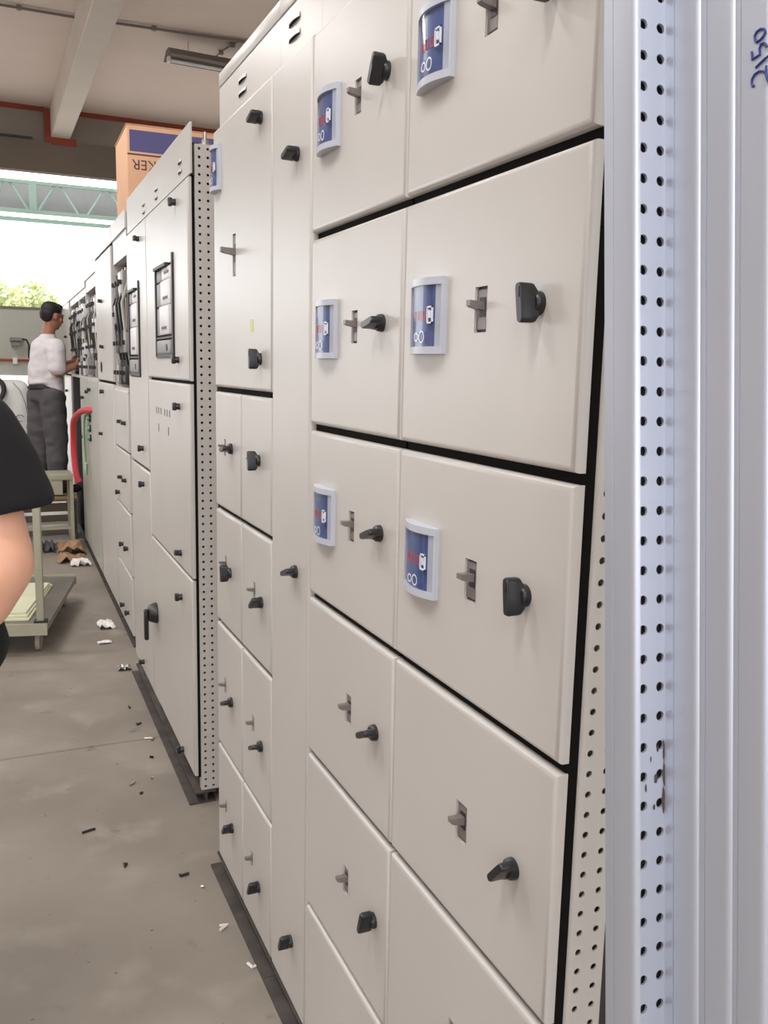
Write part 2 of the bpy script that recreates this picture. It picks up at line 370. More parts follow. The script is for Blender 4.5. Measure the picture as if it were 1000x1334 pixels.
def meter(root, y, z, w=.096, h=.102):
    NS = 12
    def xf(t, extra=0): return -(.007+.012*(1-(2*t-1)**2))+extra
    def strip(m, t0, t1, z0, z1, e0, e1, n=NS):
        rows = []
        for k in range(n+1):
            t_ = t0+(t1-t0)*k/n; yy = y-w/2+w*t_
            rows.append([(xf(t_, e0), yy, z0), (xf(t_, e0), yy, z1), (min(xf(t_)+e1, .0) if e1 < .05 else 0.0, yy, z1), (min(xf(t_)+e1, .0) if e1 < .05 else 0.0, yy, z0)])
        m.grid(rows, close_u=True, cap0=True, cap1=True)
    b = .010; m = MB()
    strip(m, 0, 1, z-h/2, z-h/2+b, 0, .1); strip(m, 0, 1, z+h/2-b, z+h/2, 0, .1)
    strip(m, 0, .025, z-h/2+b, z+h/2-b, 0, .1, 2); strip(m, .97, 1, z-h/2+b, z+h/2-b, 0, .1, 2)
    me = m.build('meter', 'bezel', root, ang=.5, label='meter with blue screen behind a clear bowed cover')
    sc = MB(); strip(sc, .025, .97, z-h/2+b, z+h/2-b, .0045, .006); sc.build('screen', 'blue', me)
    sp = MB(); strip(sp, .025, .15, z-h/2+b, z+h/2-b, .0030, .005, 3); sp.build('side_strip', 'bezel', me)
    d = MB()
    for q in range(3):
        cy = y+.018-.014*q; cz = z+.001; a, e = .0036, .0062; t_ = .0006; X = xf((cy-y)/w+.5, .0045)
        for (u, v, hor) in ((0, e, 1), (0, -e, 1), (a, e/2, 0), (a, -e/2, 0), (-a, e/2, 0), (-a, -e/2, 0)):
            d.box(X-.0008, X+.001, cy+u-(a if hor else t_), cy+u+(a if hor else t_), cz+v-(t_ if hor else e/2), cz+v+(t_ if hor else e/2))
    d.build('digits', 'red', me)
    c = MB(); c.grid([[(xf(.025+.945*k/NS, .0012), y-w/2+w*(.025+.945*k/NS), zz) for k in range(NS+1)] for zz in (z-h/2+b, z+h/2-b)]); c.build('cover', 'clear', me)
    k = MB(); cy, cz = y-w*.27, z+.001; X = xf(.23, .0)
    for (a0, a1, b0, b1) in ((-.009, .006, .0095, .0115), (-.009, .006, -.0115, -.0095), (.0045, .006, -.0115, .0115), (-.009, -.0078, -.0115, .0115), (-.003, .001, -.004, .006)): k.box(X-.0008, X+.002, cy+a0, cy+a1, cz+b0, cz+b1)
    k.build('latch', 'mark', me)
    for cy, rr in ((y+.004, .0065), (y-.011, .0085)):
        k = MB(); n = 16; X = xf((cy-y)/w+.5, .0)
        k.grid([[(X-.0006, cy+q*math.cos(2*PI*i/n), z-h/2+.023+q*math.sin(2*PI*i/n)) for i in range(n)] for q in (rr-.0022, rr)], close_u=True); k.build('cover_button', 'mark', me)
    return me
def louvre(root, y, z, x, w=.055):
    for dz in (0, -.029):
        m = MB(); rows = []
        for k in range(7):
            t = k/6*2-1; e = math.sqrt(max(0, 1-t*t*.92)); yy = y+t*w/2
            rows.append([(x, yy, z+dz+.006), (x-.006*e, yy, z+dz+.001), (x-.0065*e, yy, z+dz-.004)])
        m.grid(rows); lv = m.build('louvre', 'paint', root)
        B(x-.0012, x+.001, y-w/2+.003, y+w/2-.003, z+dz-.0055, z+dz+.003).build('louvre_slot', 'brkdark', lv)
def plinth(root, y0, y1, xo=-.02, h=.042):
    m = MB(); m.box(xo, xo+.09, y0, y1, .0, .006); m.box(xo+.055, xo+.061, y0, y1, .006, h-.006); m.box(xo+.02, xo+.09, y0, y1, h-.006, h);
    m.build('plinth', 'plinth', root); B(.3, .39, y0, y1, 0, h).build('rear_plinth', 'plinth', root)

Z = [.044, .354, .692, 1.020, 1.350, 1.703, 2.060]
G = .0042
D_A = .42
def carcass(root, y0, y1, top=2.165, side=0.0):
    B(.030, D_A, y0+side, y1, .042, top).build('carcass', 'interior' if side else 'paint', root)  # open-sided end: shade inside is put into a solid dark block
    B(.0135, .030, y0+.004, y1-.003, .048, 2.055).build('gasket', 'gasket', root)
    f = MB(); f.box(.018, .030, y0, y1, 2.064, top-.002); f.build('fascia', 'paint', root)
    f = MB(); f.box(.016, D_A, y0, y1, top+.001, 2.200, bev=.003); f.build('top_cap', 'paint', root)

# --- cubicle 1, nearest
c1 = thing('switchboard_cubicle', 'nearest beige switchboard cubicle with large square doors, beside the galvanised sheets', 'cabinet')
Y0, Y1 = .772, 1.2115
carcass(c1, Y0, Y1, side=.035)
knobs1 = {3: [(.855, 1.202, 3)], 4: [(.855, 1.537, 0)], 2: [(.852, .856, 52)], 5: [(.855, 1.868, 0)]}
for r in range(6):
    hz = {5: 1.886, 4: 1.537, 3: 1.190, 2: .850, 1: .515}.get(r)
    hol = [(.984, hz, .030, .056)] if hz else []
    door(c1, Y0+.001, Y1-G/2, Z[r]+.005, Z[r+1]-.008, hol, knobs1.get(r, [(.855, Z[r]+.16, 40)]))
    if hz: breaker(c1, .984, hz, .030, .056)
    if r in (3, 4, 5): meter(c1, 1.1215, {5: 1.885, 4: 1.534, 3: 1.192}[r])
# perforated corner post at the open end
cp = MB(); cp.perf((.030, Y0, .045), (1, 0, 0), (0, 0, 1), (0, -1, 0), [.006, .024, .049], [.0135, .0375], .025, 85, .0042)
rows = [[(.030+.006*(1-math.sin(PI/2*k/4)), Y0+.006*(1-math.cos(PI/2*k/4)), z) for k in range(5)]+[(.030, Y0+.034, z)] for z in (.045, 2.17)]
cp.grid(rows); cp.box(.079, .081, Y0, Y0+.03, .045, 2.17)
cp.build('corner_post', 'paint', c1, ang=.5)
B(.034, .078, Y0+.012, Y0+.034, .046, 2.16).build('post_lining', 'paint_grey', c1)
for z in (.09, .55, 1.1, 1.65, 2.12): B(.08, D_A, Y0+.004, Y0+.03, z-.02, z+.02).build('side_rail', 'paint_grey', c1)
B(D_A-.03, D_A, Y0, Y0+.03, .045, 2.17).build('rear_post', 'paint', c1)
plinth(c1, Y0, Y1)
# --- cubicle 2
c2 = thing('switchboard_cubicle', 'beige switchboard cubicle with narrower doors, second from the galvanised sheets', 'cabinet')
Y0, Y1 = 1.2125, 1.620
carcass(c2, Y0, Y1)
kb = {5: (1.286, 1.900, 38), 4: (1.286, 1.532, 88), 3: (1.277, 1.201, 80), 2: (1.279, .863, 74), 1: (1.268, .528, 28), 0: (1.27, .2, 60)}
op = {5: 1.893, 4: 1.530, 3: 1.191, 2: .859, 1: .526}
for r in range(6):
    door(c2, Y0+G/2, Y1-G/2, Z[r]+.005, Z[r+1]-.008, [(1.400, op[r], .026, .054)] if r in op else [], [kb[r]])
    if r in op: breaker(c2, 1.400, op[r], .026, .054)
    if r in (3, 4, 5): meter(c2, 1.524, {5: 1.884, 4: 1.529, 3: 1.193}[r])
plinth(c2, Y0, Y1)
# --- cubicle 3, cable chamber
c3 = thing('cable_chamber', 'narrow full-height beige cable chamber with one tall door between the two door columns', 'cabinet')
Y0, Y1 = 1.621, 1.868
carcass(c3, Y0, Y1)
door(c3, Y0+G/2, Y1-.002, Z[0]+G, Z[6]-G, [], [(1.702, 1.865, 86), (1.698, 1.046, 80), (1.715, .199, 35)])
louvre(c3, 1.779, 2.132, .018, .07)
plinth(c3, Y0, Y1)
# --- cubicle 4, paired small doors under one tall door
c4 = thing('switchboard_cubicle', 'beige switchboard cubicle with eight small paired doors below one tall door', 'cabinet')
Y0, Y1, YM = 1.869, 2.388, 2.123
carcass(c4, Y0, Y1)
door(c4, Y0+.002, Y1, 1.402+G, Z[6]-G, [(2.181, 1.727, .030, .100)], [(1.95, 1.989, 86), (1.955, 1.478, 8)])
breaker(c4, 2.181, 1.727, .030, .100, 1.5, 1.9)
meter(c4, 2.340, 1.955, .075, .110)
B(-.0008, .001, 2.012, 2.038, 1.540, 1.568).build('sticker', 'yellow', c4, label='small yellow sticker')
louvre(c4, 2.165, 2.128, .018, .07)
ZZ = [.046, .398, .760, 1.082, 1.400]
sm3 = [((2.035, .221), (1.971, .182, 40)), ((2.022, .589), (1.948, .562, 75)), ((2.009, .930), (1.946, .918, 62)), ((2.012, 1.243), (1.967, 1.248, 4))]
sm4 = [((2.300, .236), (2.228, .208, 50)), ((2.298, .593), (2.228, .571, 75)), ((2.284, .938), (2.235, .925, 6)), ((2.284, 1.250), (2.216, 1.253, 88))]
for r in range(4):
    for (a, b, sm) in ((Y0+.002, YM-G/2, sm3[r]), (YM+G/2, Y1, sm4[r])):
        door(c4, a, b, ZZ[r]+.004, ZZ[r+1]-.007, [(sm[0][0], sm[0][1], .018, .044)], [sm[1]])
        breaker(c4, sm[0][0], sm[0][1], .018, .044, .8)
plinth(c4, Y0, Y1+.02)

# ------------------------------------------------------------------ second switchboard (B)
TH = -math.radians(.8)
BO = Vector((.0195, 2.80, 0))
def bpos(u): return (BO.x+u*math.sin(-TH), BO.y+u*math.cos(-TH), 0)
def carcassB(root, w, z_door=2.03, side=0.0, mat_='paint'):
    B(.022, .45, side, w, .042, 2.13).build('carcass', 'interior' if side else 'paint', root)  # with an open side, the shaded inside becomes a dark solid
    B(.0135, .022, .008, w-.003, .09, z_door).build('gasket', 'gasket', root)
    B(.006, .012, -.012 if side else 0, w, z_door+.002, 2.178).build('fascia', 'paint', root)
def acb(root, y0, y1, z0, z1):
    """draw-out air circuit breaker seen through the door cut-out"""
    w, h = y1-y0, z1-z0
    a = MB(); a.box(.06, .09, y0-.02, y1+.02, z0-.02, z1+.02)
    for yy in (y0, y1-.018): a.box(-.006, .06, yy, yy+.018, z0, z1+(.03 if yy == y0 else 0))
    a.box(-.004, .06, y0, y1, z0-.004, z0+.012)
    ac = a.build('circuit_breaker', 'brkdark', root)
    for k, (f0, f1) in enumerate(((.24, .56), (.57, .84), (.85, .985))):
        B(-.014+.005*k, .06, y0+w*.08, y0+w*.60, z0+h*f0, z0+h*f1, bev=.004).build('front_panel', 'acb', ac)
        B(-.002, .06, y0+w*.64, y1-.022, z0+h*f0, z0+h*f1, bev=.004).build('side_panel', 'acbgrey', ac)
        B(-.0155+.005*k, .0, y0+w*.2, y0+w*.45, z0+h*(f0+.06), z0+h*(f0+.09)).build('indicator', 'brkdark', ac)
    B(-.004, .06, y0+.02, y1-.02, z0+h*.20, z0+h*.225).build('bar', 'brkdark', ac)
    B(-.008, .06, y0+w*.1, y1-w*.12, z0+h*.03, z0+h*.185, bev=.005).build('cradle', 'acbgrey', ac)
    MB().cyl((-.01, y0+w*.3, z0+h*.1), (.01, y0+w*.3, z0+h*.1), .012).build('racking_port', 'brkdark', ac)
    B(-.014, .0, y0+w*.25, y1-w*.05, z1-.004, z1+.006).build('lifting_bar', 'brkdark', ac)
b1 = thing('switchboard_cubicle', 'beige switchboard cubicle with perforated end post and one big breaker window', 'cabinet', bpos(0), TH)
WB = .845
carcassB(b1, WB, side=.03)
for (z0, z1, hol, kn, lk) in ((1.412, 2.026, [(.435, 1.645, .37, .32)], [], [(.205, 1.98, 0), (.185, 1.478, 4)]), (.776, 1.402, [], [], [(.183, 1.325, 0), (.19, .827, 84)]), (.094, .768, [], [], [(.19, .672, 0), (.20, .112, 0)])):
    d = door(b1, .01, WB-.002, z0, z1, hol, kn, lk)
    if z0 > .5 and z0 < 1:
        for k in range(6): B(-.0008, .004, .645-.05*k-(.03 if k > 2 else 0), .657-.05*k-(.03 if k > 2 else 0), 1.279, 1.303).build('slot', 'brkdark', d)
        for u in (.605, .395): B(-.0008, .004, u, u+.01, 1.212, 1.242).build('slot', 'brkdark', d)
    if z0 < .5:
        h = MB(); h.tube([(0, .74, .470), (-.008, .74, .470), (-.03, .74, .470), (-.034, .74, .470)], [.042, .042, .034, .028], 20)
        h.box(-.052, -.034, .730, .752, .360, .488, bev=.006)
        h.build('lever_handle', 'knob', d)
acb(b1, .255, .615, 1.49, 1.80)
louvre(b1, .148, 2.093, .006, .055); louvre(b1, .61, 2.088, .006, .055)
p = MB(); p.perf((.022, 0, .045), (1, 0, 0), (0, 0, 1), (0, -1, 0), [.0, .026, .064], [.014, .040], .025, 83, .0042)
p.grid([[(.022, 0, .045), (.022, .03, .045)], [(.022, 0, 2.12), (.022, .03, 2.12)]]); p.box(.084, .086, 0, .03, .045, 2.06)
p.build('corner_post', 'paint', b1)
p = MB(); p.perf((.086, 0, 2.07), (0, 0, 1), (1, 0, 0), (0, -1, 0), [0, .05], [.030], .025, 13, .0042); p.box(.086, .41, 0, .03, 2.119, 2.121); p.box(.086, .41, 0, .03, 2.068, 2.07)
p.build('top_rail', 'paint', b1)
p = MB(); p.perf((.086, 0, .045), (0, 0, 1), (1, 0, 0), (0, -1, 0), [0, .05], [.026], .025, 13, .0042); p.box(.086, .41, 0, .03, .095, .097)
p.build('bottom_rail', 'paint', b1)
B(.032, .41, .014, .03, .046, 2.066).build('inside_shade', 'interior', b1)  # dark sheet standing in for the shade inside the open end frame
for z, h in ((1.42, .07), (.74, .05), (1.75, .04)): B(.09, .4, .004, .02, z, z+h).build('side_rail', 'paint_grey', b1)
le = MB(); le.cyl((.060, .03, 2.121), (.060, .03, 2.128), .022, .020); le.cyl((.060, .03, 2.128), (.060, .03, 2.14), .012, .012, n=6); le.cyl((.060, .03, 2.14), (.060, .03, 2.163), .006, .006); le.build('lifting_stud', 'steel', b1)
plinth(b1, -.005, WB)
b2 = thing('switchboard_cubicle', 'beige switchboard cubicle with a tall breaker window, behind the perforated end post', 'cabinet', bpos(WB+.001), TH)
W2 = .56
carcassB(b2, W2)
door(b2, .004, W2-.002, 1.034, 2.026, [(.352, 1.592, .33, .37)], [], [(.18, 1.965, 86), (.175, 1.111, 0)])
door(b2, .004, W2-.002, .094, 1.024, [], [], [(.175, .959, 0), (.28, .14, 86)])
acb(b2, .195, .51, 1.415, 1.772)
louvre(b2, .07, 2.082, .006, .055)
plinth(b2, 0, W2)

# ------------------------------------------------------------------ third switchboard (C), half assembled
TC = -math.radians(1.0); CO = Vector((.085, 4.59, 0))
def cpos(u): return (CO.x+u*math.sin(-TC), CO.y+u*math.cos(-TC), 0)
def unit_c(u0, u1, label, z_split, top=2.19, openx=None, doors=(), bottom_mat='paint'):
    r = thing('switchboard_cubicle', label, 'cabinet', cpos(u0), TC); wd = u1-u0-.014
    if openx:   # compartment open to the front: shell made of sheets
        a, b = openx; f = MB()
        f.box(.30, .32, 0, wd, .042, top); f.box(.012, .32, 0, .012, .042, top); f.box(.012, .32, wd-.012, wd, .042, top)
        f.box(.012, .32, 0, wd, b, top); f.box(.031, .32, 0, wd, .042, a-.02); f.box(.004, .04, 0, wd, a-.025, a-.005)
        f.build('carcass', 'paint', r)
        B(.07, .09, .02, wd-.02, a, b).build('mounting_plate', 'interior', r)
        rn = random.Random(int(u0*100)); n = max(2, int(wd/.12))
        for k in range(n):
            y = .05+(wd-.1)*(k+.5)/n
            B(.03, .07, y-.012, y+.012, a+.03, b-.04).build('busbar', 'copper', r)
            for q in range(4):
                z = a+(b-a)*(q+.45)/4.2
                if rn.random() < .8:
                    bb = B(-.004+rn.random()*.02, .07, y-.05, y+.045, z-rn.uniform(.04, .075), z+rn.uniform(.03, .07), bev=.004).build('breaker', rn.choice(['acb', 'brkdark', 'acb', 'acbgrey', 'clutter']), r)
                    B(-.012, .02, y-.012, y+.012, z-.01, z+.012).build('toggle', 'brkdark', bb)
            MB().tube([(.05, y, b-.05), (.0, y+.03, (a+b)/2+.1), (.01, y-.02, (a+b)/2-.08), (.05, y, a+.03)], .008, 6).build('wire', rn.choice(['brkdark', 'paint_grey', 'knob']), r)
    else:
        B(.030, .32, 0, wd, .042, top).build('carcass', 'paint', r)
    B(.0135, .030, .008, wd-.004, .048, top-.05 if not openx else openx[0]-.02).build('gasket', 'gasket', r)
    for (a, b, lk) in doors: door(r, .014, wd-.012, a, b, [], [], lk, bottom_mat)
    B(.004, .012, 0, wd, top-.075, top+.01).build('fascia', 'paint', r)
    plinth(r, 0, wd, .0, .05)
    return r
k1 = unit_c(0, .60, 'open-topped cubicle with busbars and breakers showing above four beige doors', 1.33, openx=(1.345, 1.99),
  doors=((1.016, 1.325, [(.30, 1.158, 86), (.12, 1.16, 86)]), (.706, 1.008, [(.33, .857, 86), (.15, .86, 86), (.45, .76, 0)]), (.374, .698, [(.34, .487, 0), (.14, .5, 0)]), (.056, .366, [(.36, .139, 0), (.16, .145, 0)])))
k2 = unit_c(.60, 1.50, 'closed beige cubicle left of the one with open busbars', 1.34,
  doors=((1.36, 2.10, [(.52, 1.832, 86), (.5, 1.561, 86)]), (.056, 1.345, [(.56, 1.29, 0), (.7, 1.02, 86)])))
dk = MB(); n = 16
dk.tube([(-.001, .62+.03*math.cos(2*PI*i/n), 1.44+.03*math.sin(2*PI*i/n)) for i in range(n+1)], .004, 6, caps=False); dk.build('cut_out_ring', 'brkdark', k2)
k3 = unit_c(1.50, 2.33, 'open cubicle with three green lamps on its lower door', 1.36, top=2.12, bottom_mat='paint_grey', openx=(1.37, 1.96), doors=((.056, 1.345, [(.55, 1.275, 0), (.75, 1.255, 0)]),))
for z in (1.071, .998, .930):
    lm = MB().cyl((0, .59, z), (-.012, .59, z), .026, n=16).build('lamp_bezel', 'knob', k3)
    MB().tube([(-.012, .59, z), (-.022, .59, z), (-.028, .59, z)], [.021, .018, .008], 14).build('green_lens', 'greenlens', lm)
k4 = unit_c(2.33, 2.97, 'narrow cubicle left of the one with green lamps', 1.36, top=2.08, bottom_mat='paint_grey', openx=(1.37, 1.95), doors=((.056, 1.345, [(.3, 1.2, 0), (.3, .9, 0)]),))
k5 = unit_c(2.97, 3.92, 'open cubicle at which the man in white works', 1.36, top=2.08, openx=(1.37, 1.95), doors=())  # no lower door: bare black sheet stands for the shade of an open compartment
k6 = unit_c(3.92, 4.9, 'furthest cubicle at the end of the row beyond the man', 1.36, top=2.08, doors=((1.36, 2.0, [(.4, 1.7, 86)]), (.056, 1.345, [(.5, 1.2, 0)])))
# red cable bundle hanging out of the third cubicle
def cp3(u, off, z): p = Vector(cpos(u)); return (p.x-off, p.y, z)
for dx, dy, mt in ((0, 0, 'redcable'),):
    pts = [cp3(1.95, -.02, 1.135), cp3(2.1, .03, 1.13), cp3(2.3, .06, 1.10), cp3(2.46, .09, 1.03), cp3(2.55, .09, .90), cp3(2.56, .09, .76), cp3(2.53, .08, .62), cp3(2.52, .06, .56)]
    tag(MB().tube(smooth(pts), .023, 10).build('cable_bundle', mt), 'thick red cable bundle curving out of the open cubicle', 'cable')
for k, (u, mt, lb) in enumerate(((2.20, 'greenwire', 'thin green wire hanging beside the red cable'), (2.26, 'paint', 'thin pale wire hanging beside the red cable'))):
    pts = [cp3(u-.1, .0, 1.10), cp3(u, .03, 1.07), cp3(u+.05, .035, .9), cp3(u+.03, .03, .72), cp3(u-.02, .03, .66), cp3(u-.06, .03, .74)]
    tag(MB().tube(smooth(pts), .007, 6).build('hanging_wire', mt), lb, 'wire')

# ------------------------------------------------------------------ cardboard box on the third switchboard
bx = thing('cardboard_box', 'cardboard box with purple band and upside-down lettering on top of the switchboard', 'box', (.150, 4.86, 2.203), TC*1.5)
BXh, BXd, BXw = .46, .52, .62
m = MB(); m.box(0, BXw, 0, BXd, 0, BXh-.004, bev=.004); m.build('carton', 'card', bx)
m = MB(); m.box(-.004, BXw/2-.002, -.003, BXd+.003, BXh-.004, BXh); m.build('flap', 'card', bx)
m = MB(); m.box(BXw/2+.002, BXw+.004, -.003, BXd+.003, BXh-.004, BXh); m.build('flap', 'card', bx)
B(.012, BXw-.012, -.0015, .002, BXh-.132, BXh-.028).build('purple_band', 'purple', bx)
B(.0, BXw, -.0015, .002, BXh-.150, BXh-.142).build('printed_line', 'print', bx)
B(BXw/2-.03, BXw/2+.03, -.0012, BXd, BXh-.0005, BXh+.0008).build('tape', 'cardin', bx)
fc = bpy.data.curves.new('lettering', 'FONT'); fc.body = 'BREAKER'; fc.size = .07; fc.extrude = .0006; fc.align_x = 'LEFT'
fo = bpy.data.objects.new('tmp', fc); COL.objects.link(fo); dg = bpy.context.evaluated_depsgraph_get()
fm = bpy.data.meshes.new_from_object(fo.evaluated_get(dg)); bpy.data.objects.remove(fo); fm.materials.clear(); fm.materials.append(M['print'])
wt = max(v.co.x for v in fm.vertices)
lo = put('lettering', fm, bx, (.022+wt, -.0012, BXh-.172), (PI/2, PI, 0), label='brown printed letters upside down')

# ------------------------------------------------------------------ galvanised post and folded sheets leaning at the right
def along(depth, px, py): return CAMP+FW*depth+RT*((px-500)/1154.2*depth)-UP*((py-667)/1154.2*depth)
gt, gb = along(.722, 834, 0), along(.752, 834, 1334)
DV = (gt-gb).normalized(); E1 = (RT-DV*RT.dot(DV)).normalized(); E2 = DV.cross(E1).normalized()
if E2.dot(FW) < 0: E2 = -E2
mid = along(.737, 834, 667); foot = mid-DV*((mid.z-.006)/DV.z)
LEN = 2.15
def lean_root(name, label, cat, e1=0, e2=0, group=None):
    o = thing(name, label, cat, group=group); p = foot+E1*e1+E2*e2; p = p-DV*((p.z-.012)/DV.z)
    E2r = DV.cross(E1)
    o.matrix_world = Matrix(((E1.x, E2r.x, DV.x, p.x), (E1.y, E2r.y, DV.y, p.y), (E1.z, E2r.z, DV.z, p.z), (0, 0, 0, 1)))
    return o, (1 if E2r.dot(FW) > 0 else -1)
ph = math.radians(26); ca, sa = math.cos(ph), math.sin(ph)
sg = 1 if DV.cross(E1).dot(FW) > 0 else -1
cn0 = Vector((-.0045, 0, 0)); dr = Vector((ca, sg*sa, 0)); dl = Vector((-sa, sg*ca, 0)); nrm = Vector((sa, -sg*ca, 0))
def angle_mesh():
    m = MB(); rb = .006
    m.perf(cn0+dr*rb+Vector((0, 0, .01)), dr, (0, 0, 1), nrm, [0, .0135, .038], [.0030, .0212], .025, 85, .0042)
    bend = [cn0+dl*rb*(1-math.cos(PI/2*k/6))+dr*rb*(1-math.sin(PI/2*k/6)) for k in range(7)]
    side = bend+[cn0+dl*.0262, cn0+dl*.0268+dr*.0018, cn0+dl*.0274, cn0+dl*.038, cn0+dl*.038+dr*.002]
    m.grid([[Vector((q.x, q.y, z)) for q in side] for z in (.01, 2.135)])
    m.grid([[cn0+dr*(rb+.038)+Vector((0, 0, z)), cn0+dr*(rb+.038)+dl*.012+Vector((0, 0, z))] for z in (.01, 2.135)])
    return m
AM = angle_mesh().mesh('angle_sheet', 'galv', .5)
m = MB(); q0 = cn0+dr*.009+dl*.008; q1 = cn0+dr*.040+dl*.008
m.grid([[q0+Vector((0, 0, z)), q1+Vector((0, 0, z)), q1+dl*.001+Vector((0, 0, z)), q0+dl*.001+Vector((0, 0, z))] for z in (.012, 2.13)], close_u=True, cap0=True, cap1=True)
IM = m.mesh('dark_hole_backing', 'interior')  # dark sheet set behind the holes of the first post
names = ('galvanised corner post showing two rows of holes, beside the nearest cubicle', 'galvanised corner post next to the one showing its holes', 'galvanised corner post, third of the stack leaning at the right', 'galvanised corner post with a handwritten blue number, at the right edge')
offs = ((0, 0), (.0325, .037), (.0355, .069), (.0385, .100))
for k in range(4):
    v = dr*offs[k][0]-dl*offs[k][1]
    o, sg2 = lean_root('corner_post', names[k], 'metal post', v.x, v.y*sg, 'galvanised posts leaning at the right')
    ash = put('angle_sheet', AM, o)
    if k == 0:
        put('dark_hole_backing', IM, o)
        zc = (along(.745, 850, 1020)-foot).dot(DV); m = MB()
        for (u, dz, ru, rv) in ((.0312, .018, .0012, .010), (.0318, -.004, .0018, .012), (.0310, -.026, .0016, .012), (.0225, -.006, .0022, .004), (.0245, .020, .0012, .003), (.0115, -.012, .0010, .004), (.017, .012, .0008, .003), (.0205, -.030, .0012, .003)):
            n = 10; c = cn0+dr*u+nrm*.0004+Vector((0, 0, zc+dz))
            m.bm.faces.new([m.bm.verts.new(c+dr*(ru*math.cos(2*PI*q/n)*random.uniform(.7, 1.2))+Vector((0, 0, rv*math.sin(2*PI*q/n)*random.uniform(.7, 1.2)))) for q in range(n)])
        m.build('grease_smear', 'grease', ash)['kind'] = 'stuff'
    if k == 3:
        bpy.context.view_layer.update(); inv = o.matrix_world.inverted()
        def on(px, py):
            d = FW*1154.2+RT*(px-500)-UP*(py-667); a = inv @ CAMP; b = inv.to_3x3() @ d
            t_ = ((cn0-dr*.0006-a).dot(dr))/b.dot(dr); return a+b*t_
        sc = 60/534.0
        strokes = [[(400, 490), (385, 460), (378, 420), (400, 370), (445, 335), (490, 335), (505, 365), (480, 420), (440, 465), (400, 490)],
                   [(345, 600), (352, 640), (352, 690), (390, 665), (440, 630), (435, 560), (450, 515), (490, 495), (515, 520), (520, 545)],
                   [(390, 785), (450, 725), (505, 675), (545, 645)],
                   [(375, 995), (355, 1000), (345, 965), (350, 915), (380, 860), (430, 825), (490, 825), (515, 850), (530, 920)], [(515, 760), (512, 850), (530, 925), (545, 950)]]
        for st in strokes: MB().tube([on(940+x*sc, y*sc) for x, y in st], .0009, 6).build('marker_stroke', 'ink', ash)

# ------------------------------------------------------------------ people
def capsule(m, a, b, ra, rb, n=14, sq=(1, 1)):
    a, b = Vector(a), Vector(b); m.tube([a, a.lerp(b, .33), a.lerp(b, .67), b], [ra, ra*.67+rb*.33, ra*.33+rb*.67, rb], n, sq=sq); m.ball(a, ra, 12); m.ball(b, rb, 12)
def fuse(m, name, mt, parent, voxel, smooth=6, wr=0.0, seed=0):
    me = m.mesh(name, mt, 3.2); o = bpy.data.objects.new(name, me); COL.objects.link(o)
    r = o.modifiers.new('r', 'REMESH'); r.mode = 'VOXEL'; r.voxel_size = voxel
    s = o.modifiers.new('s', 'SMOOTH'); s.iterations = smooth; s.factor = .5
    dg = bpy.context.evaluated_depsgraph_get(); nm = bpy.data.meshes.new_from_object(o.evaluated_get(dg)); bpy.data.objects.remove(o)
    nm.name = name; nm.materials.clear(); nm.materials.append(M[mt])
    if wr:
        from mathutils import noise
        for v in nm.vertices:
            p = v.co; f = noise.noise(Vector((p.x*9+seed, p.y*9, p.z*16)))*.6+noise.noise(Vector((p.x*20, p.y*20+seed, p.z*30)))*.3
            v.co = p+v.normal*f*wr
    for p in nm.polygons: p.use_smooth = True
    return put(name, nm, parent)
def hand(m, wr, d, side, s=1.0, curl=.5):
    """palm and five fingers; d = pointing direction, side = thumb direction"""
    wr, d, side = Vector(wr), Vector(d).normalized(), Vector(side).normalized(); side = (side-d*side.dot(d)).normalized(); n = d.cross(side)
    for k in range(4): capsule(m, wr+d*.01*s, wr+d*.085*s+side*(.030-.020*k)*s, .016*s, .012*s, 8)
    for k, L in enumerate((.068, .078, .072, .056)):
        b = wr+d*.085*s+side*(.030-.020*k)*s; p = b; dd = d.copy()
        for q in range(3):
            dd = (dd*math.cos(curl*.6)+n*math.sin(curl*.6)).normalized(); e = p+dd*L*s*(.46, .30, .24)[q]
            capsule(m, p, e, .0092*s-.0006*q, .0088*s-.0006*q, 8); p = e
    b = wr+d*.03*s+side*.026*s; e = b+(d*.6+side*.75).normalized()*.042*s; capsule(m, b, e, .013*s, .011*s, 8); capsule(m, e, e+(d*.9+side*.3+n*.3).normalized()*.030*s, .0105*s, .009*s, 8)
def head(m, c, fwd, s=1.0):
    """skull, jaw, nose, brow, ears fused to the body; returns its frame"""
    fwd = Vector(fwd).normalized(); up = Vector((0, 0, 1)); up = (up-fwd*up.dot(fwd)).normalized(); rt = fwd.cross(up); c = Vector(c)
    P = lambda f, r, u: c+(fwd*f+rt*r+up*u)*s
    def ell(p, rf, rr, ru):
        r = bmesh.ops.create_uvsphere(m.bm, u_segments=18, v_segments=12, radius=1.0)
        for v in r['verts']: q = v.co.copy(); v.co = p+(fwd*(q.x*rf)+rt*(q.y*rr)+up*(q.z*ru))*s
    ell(P(-.008, 0, .03), .096, .076, .088); ell(P(.022, 0, -.04), .066, .056, .072); ell(P(.05, 0, -.085), .030, .030, .024)
    ell(P(.084, 0, .022), .016, .050, .012)
    capsule(m, P(.088, 0, .015), P(.105, 0, -.028), .009*s, .014*s, 8); ell(P(.084, 0, -.058), .012, .026, .012)
    for q in (-1, 1): ell(P(-.008, .078*q, -.005), .020, .010, .032); ell(P(.06, .04*q, -.02), .026, .026, .024)
    return P, ell
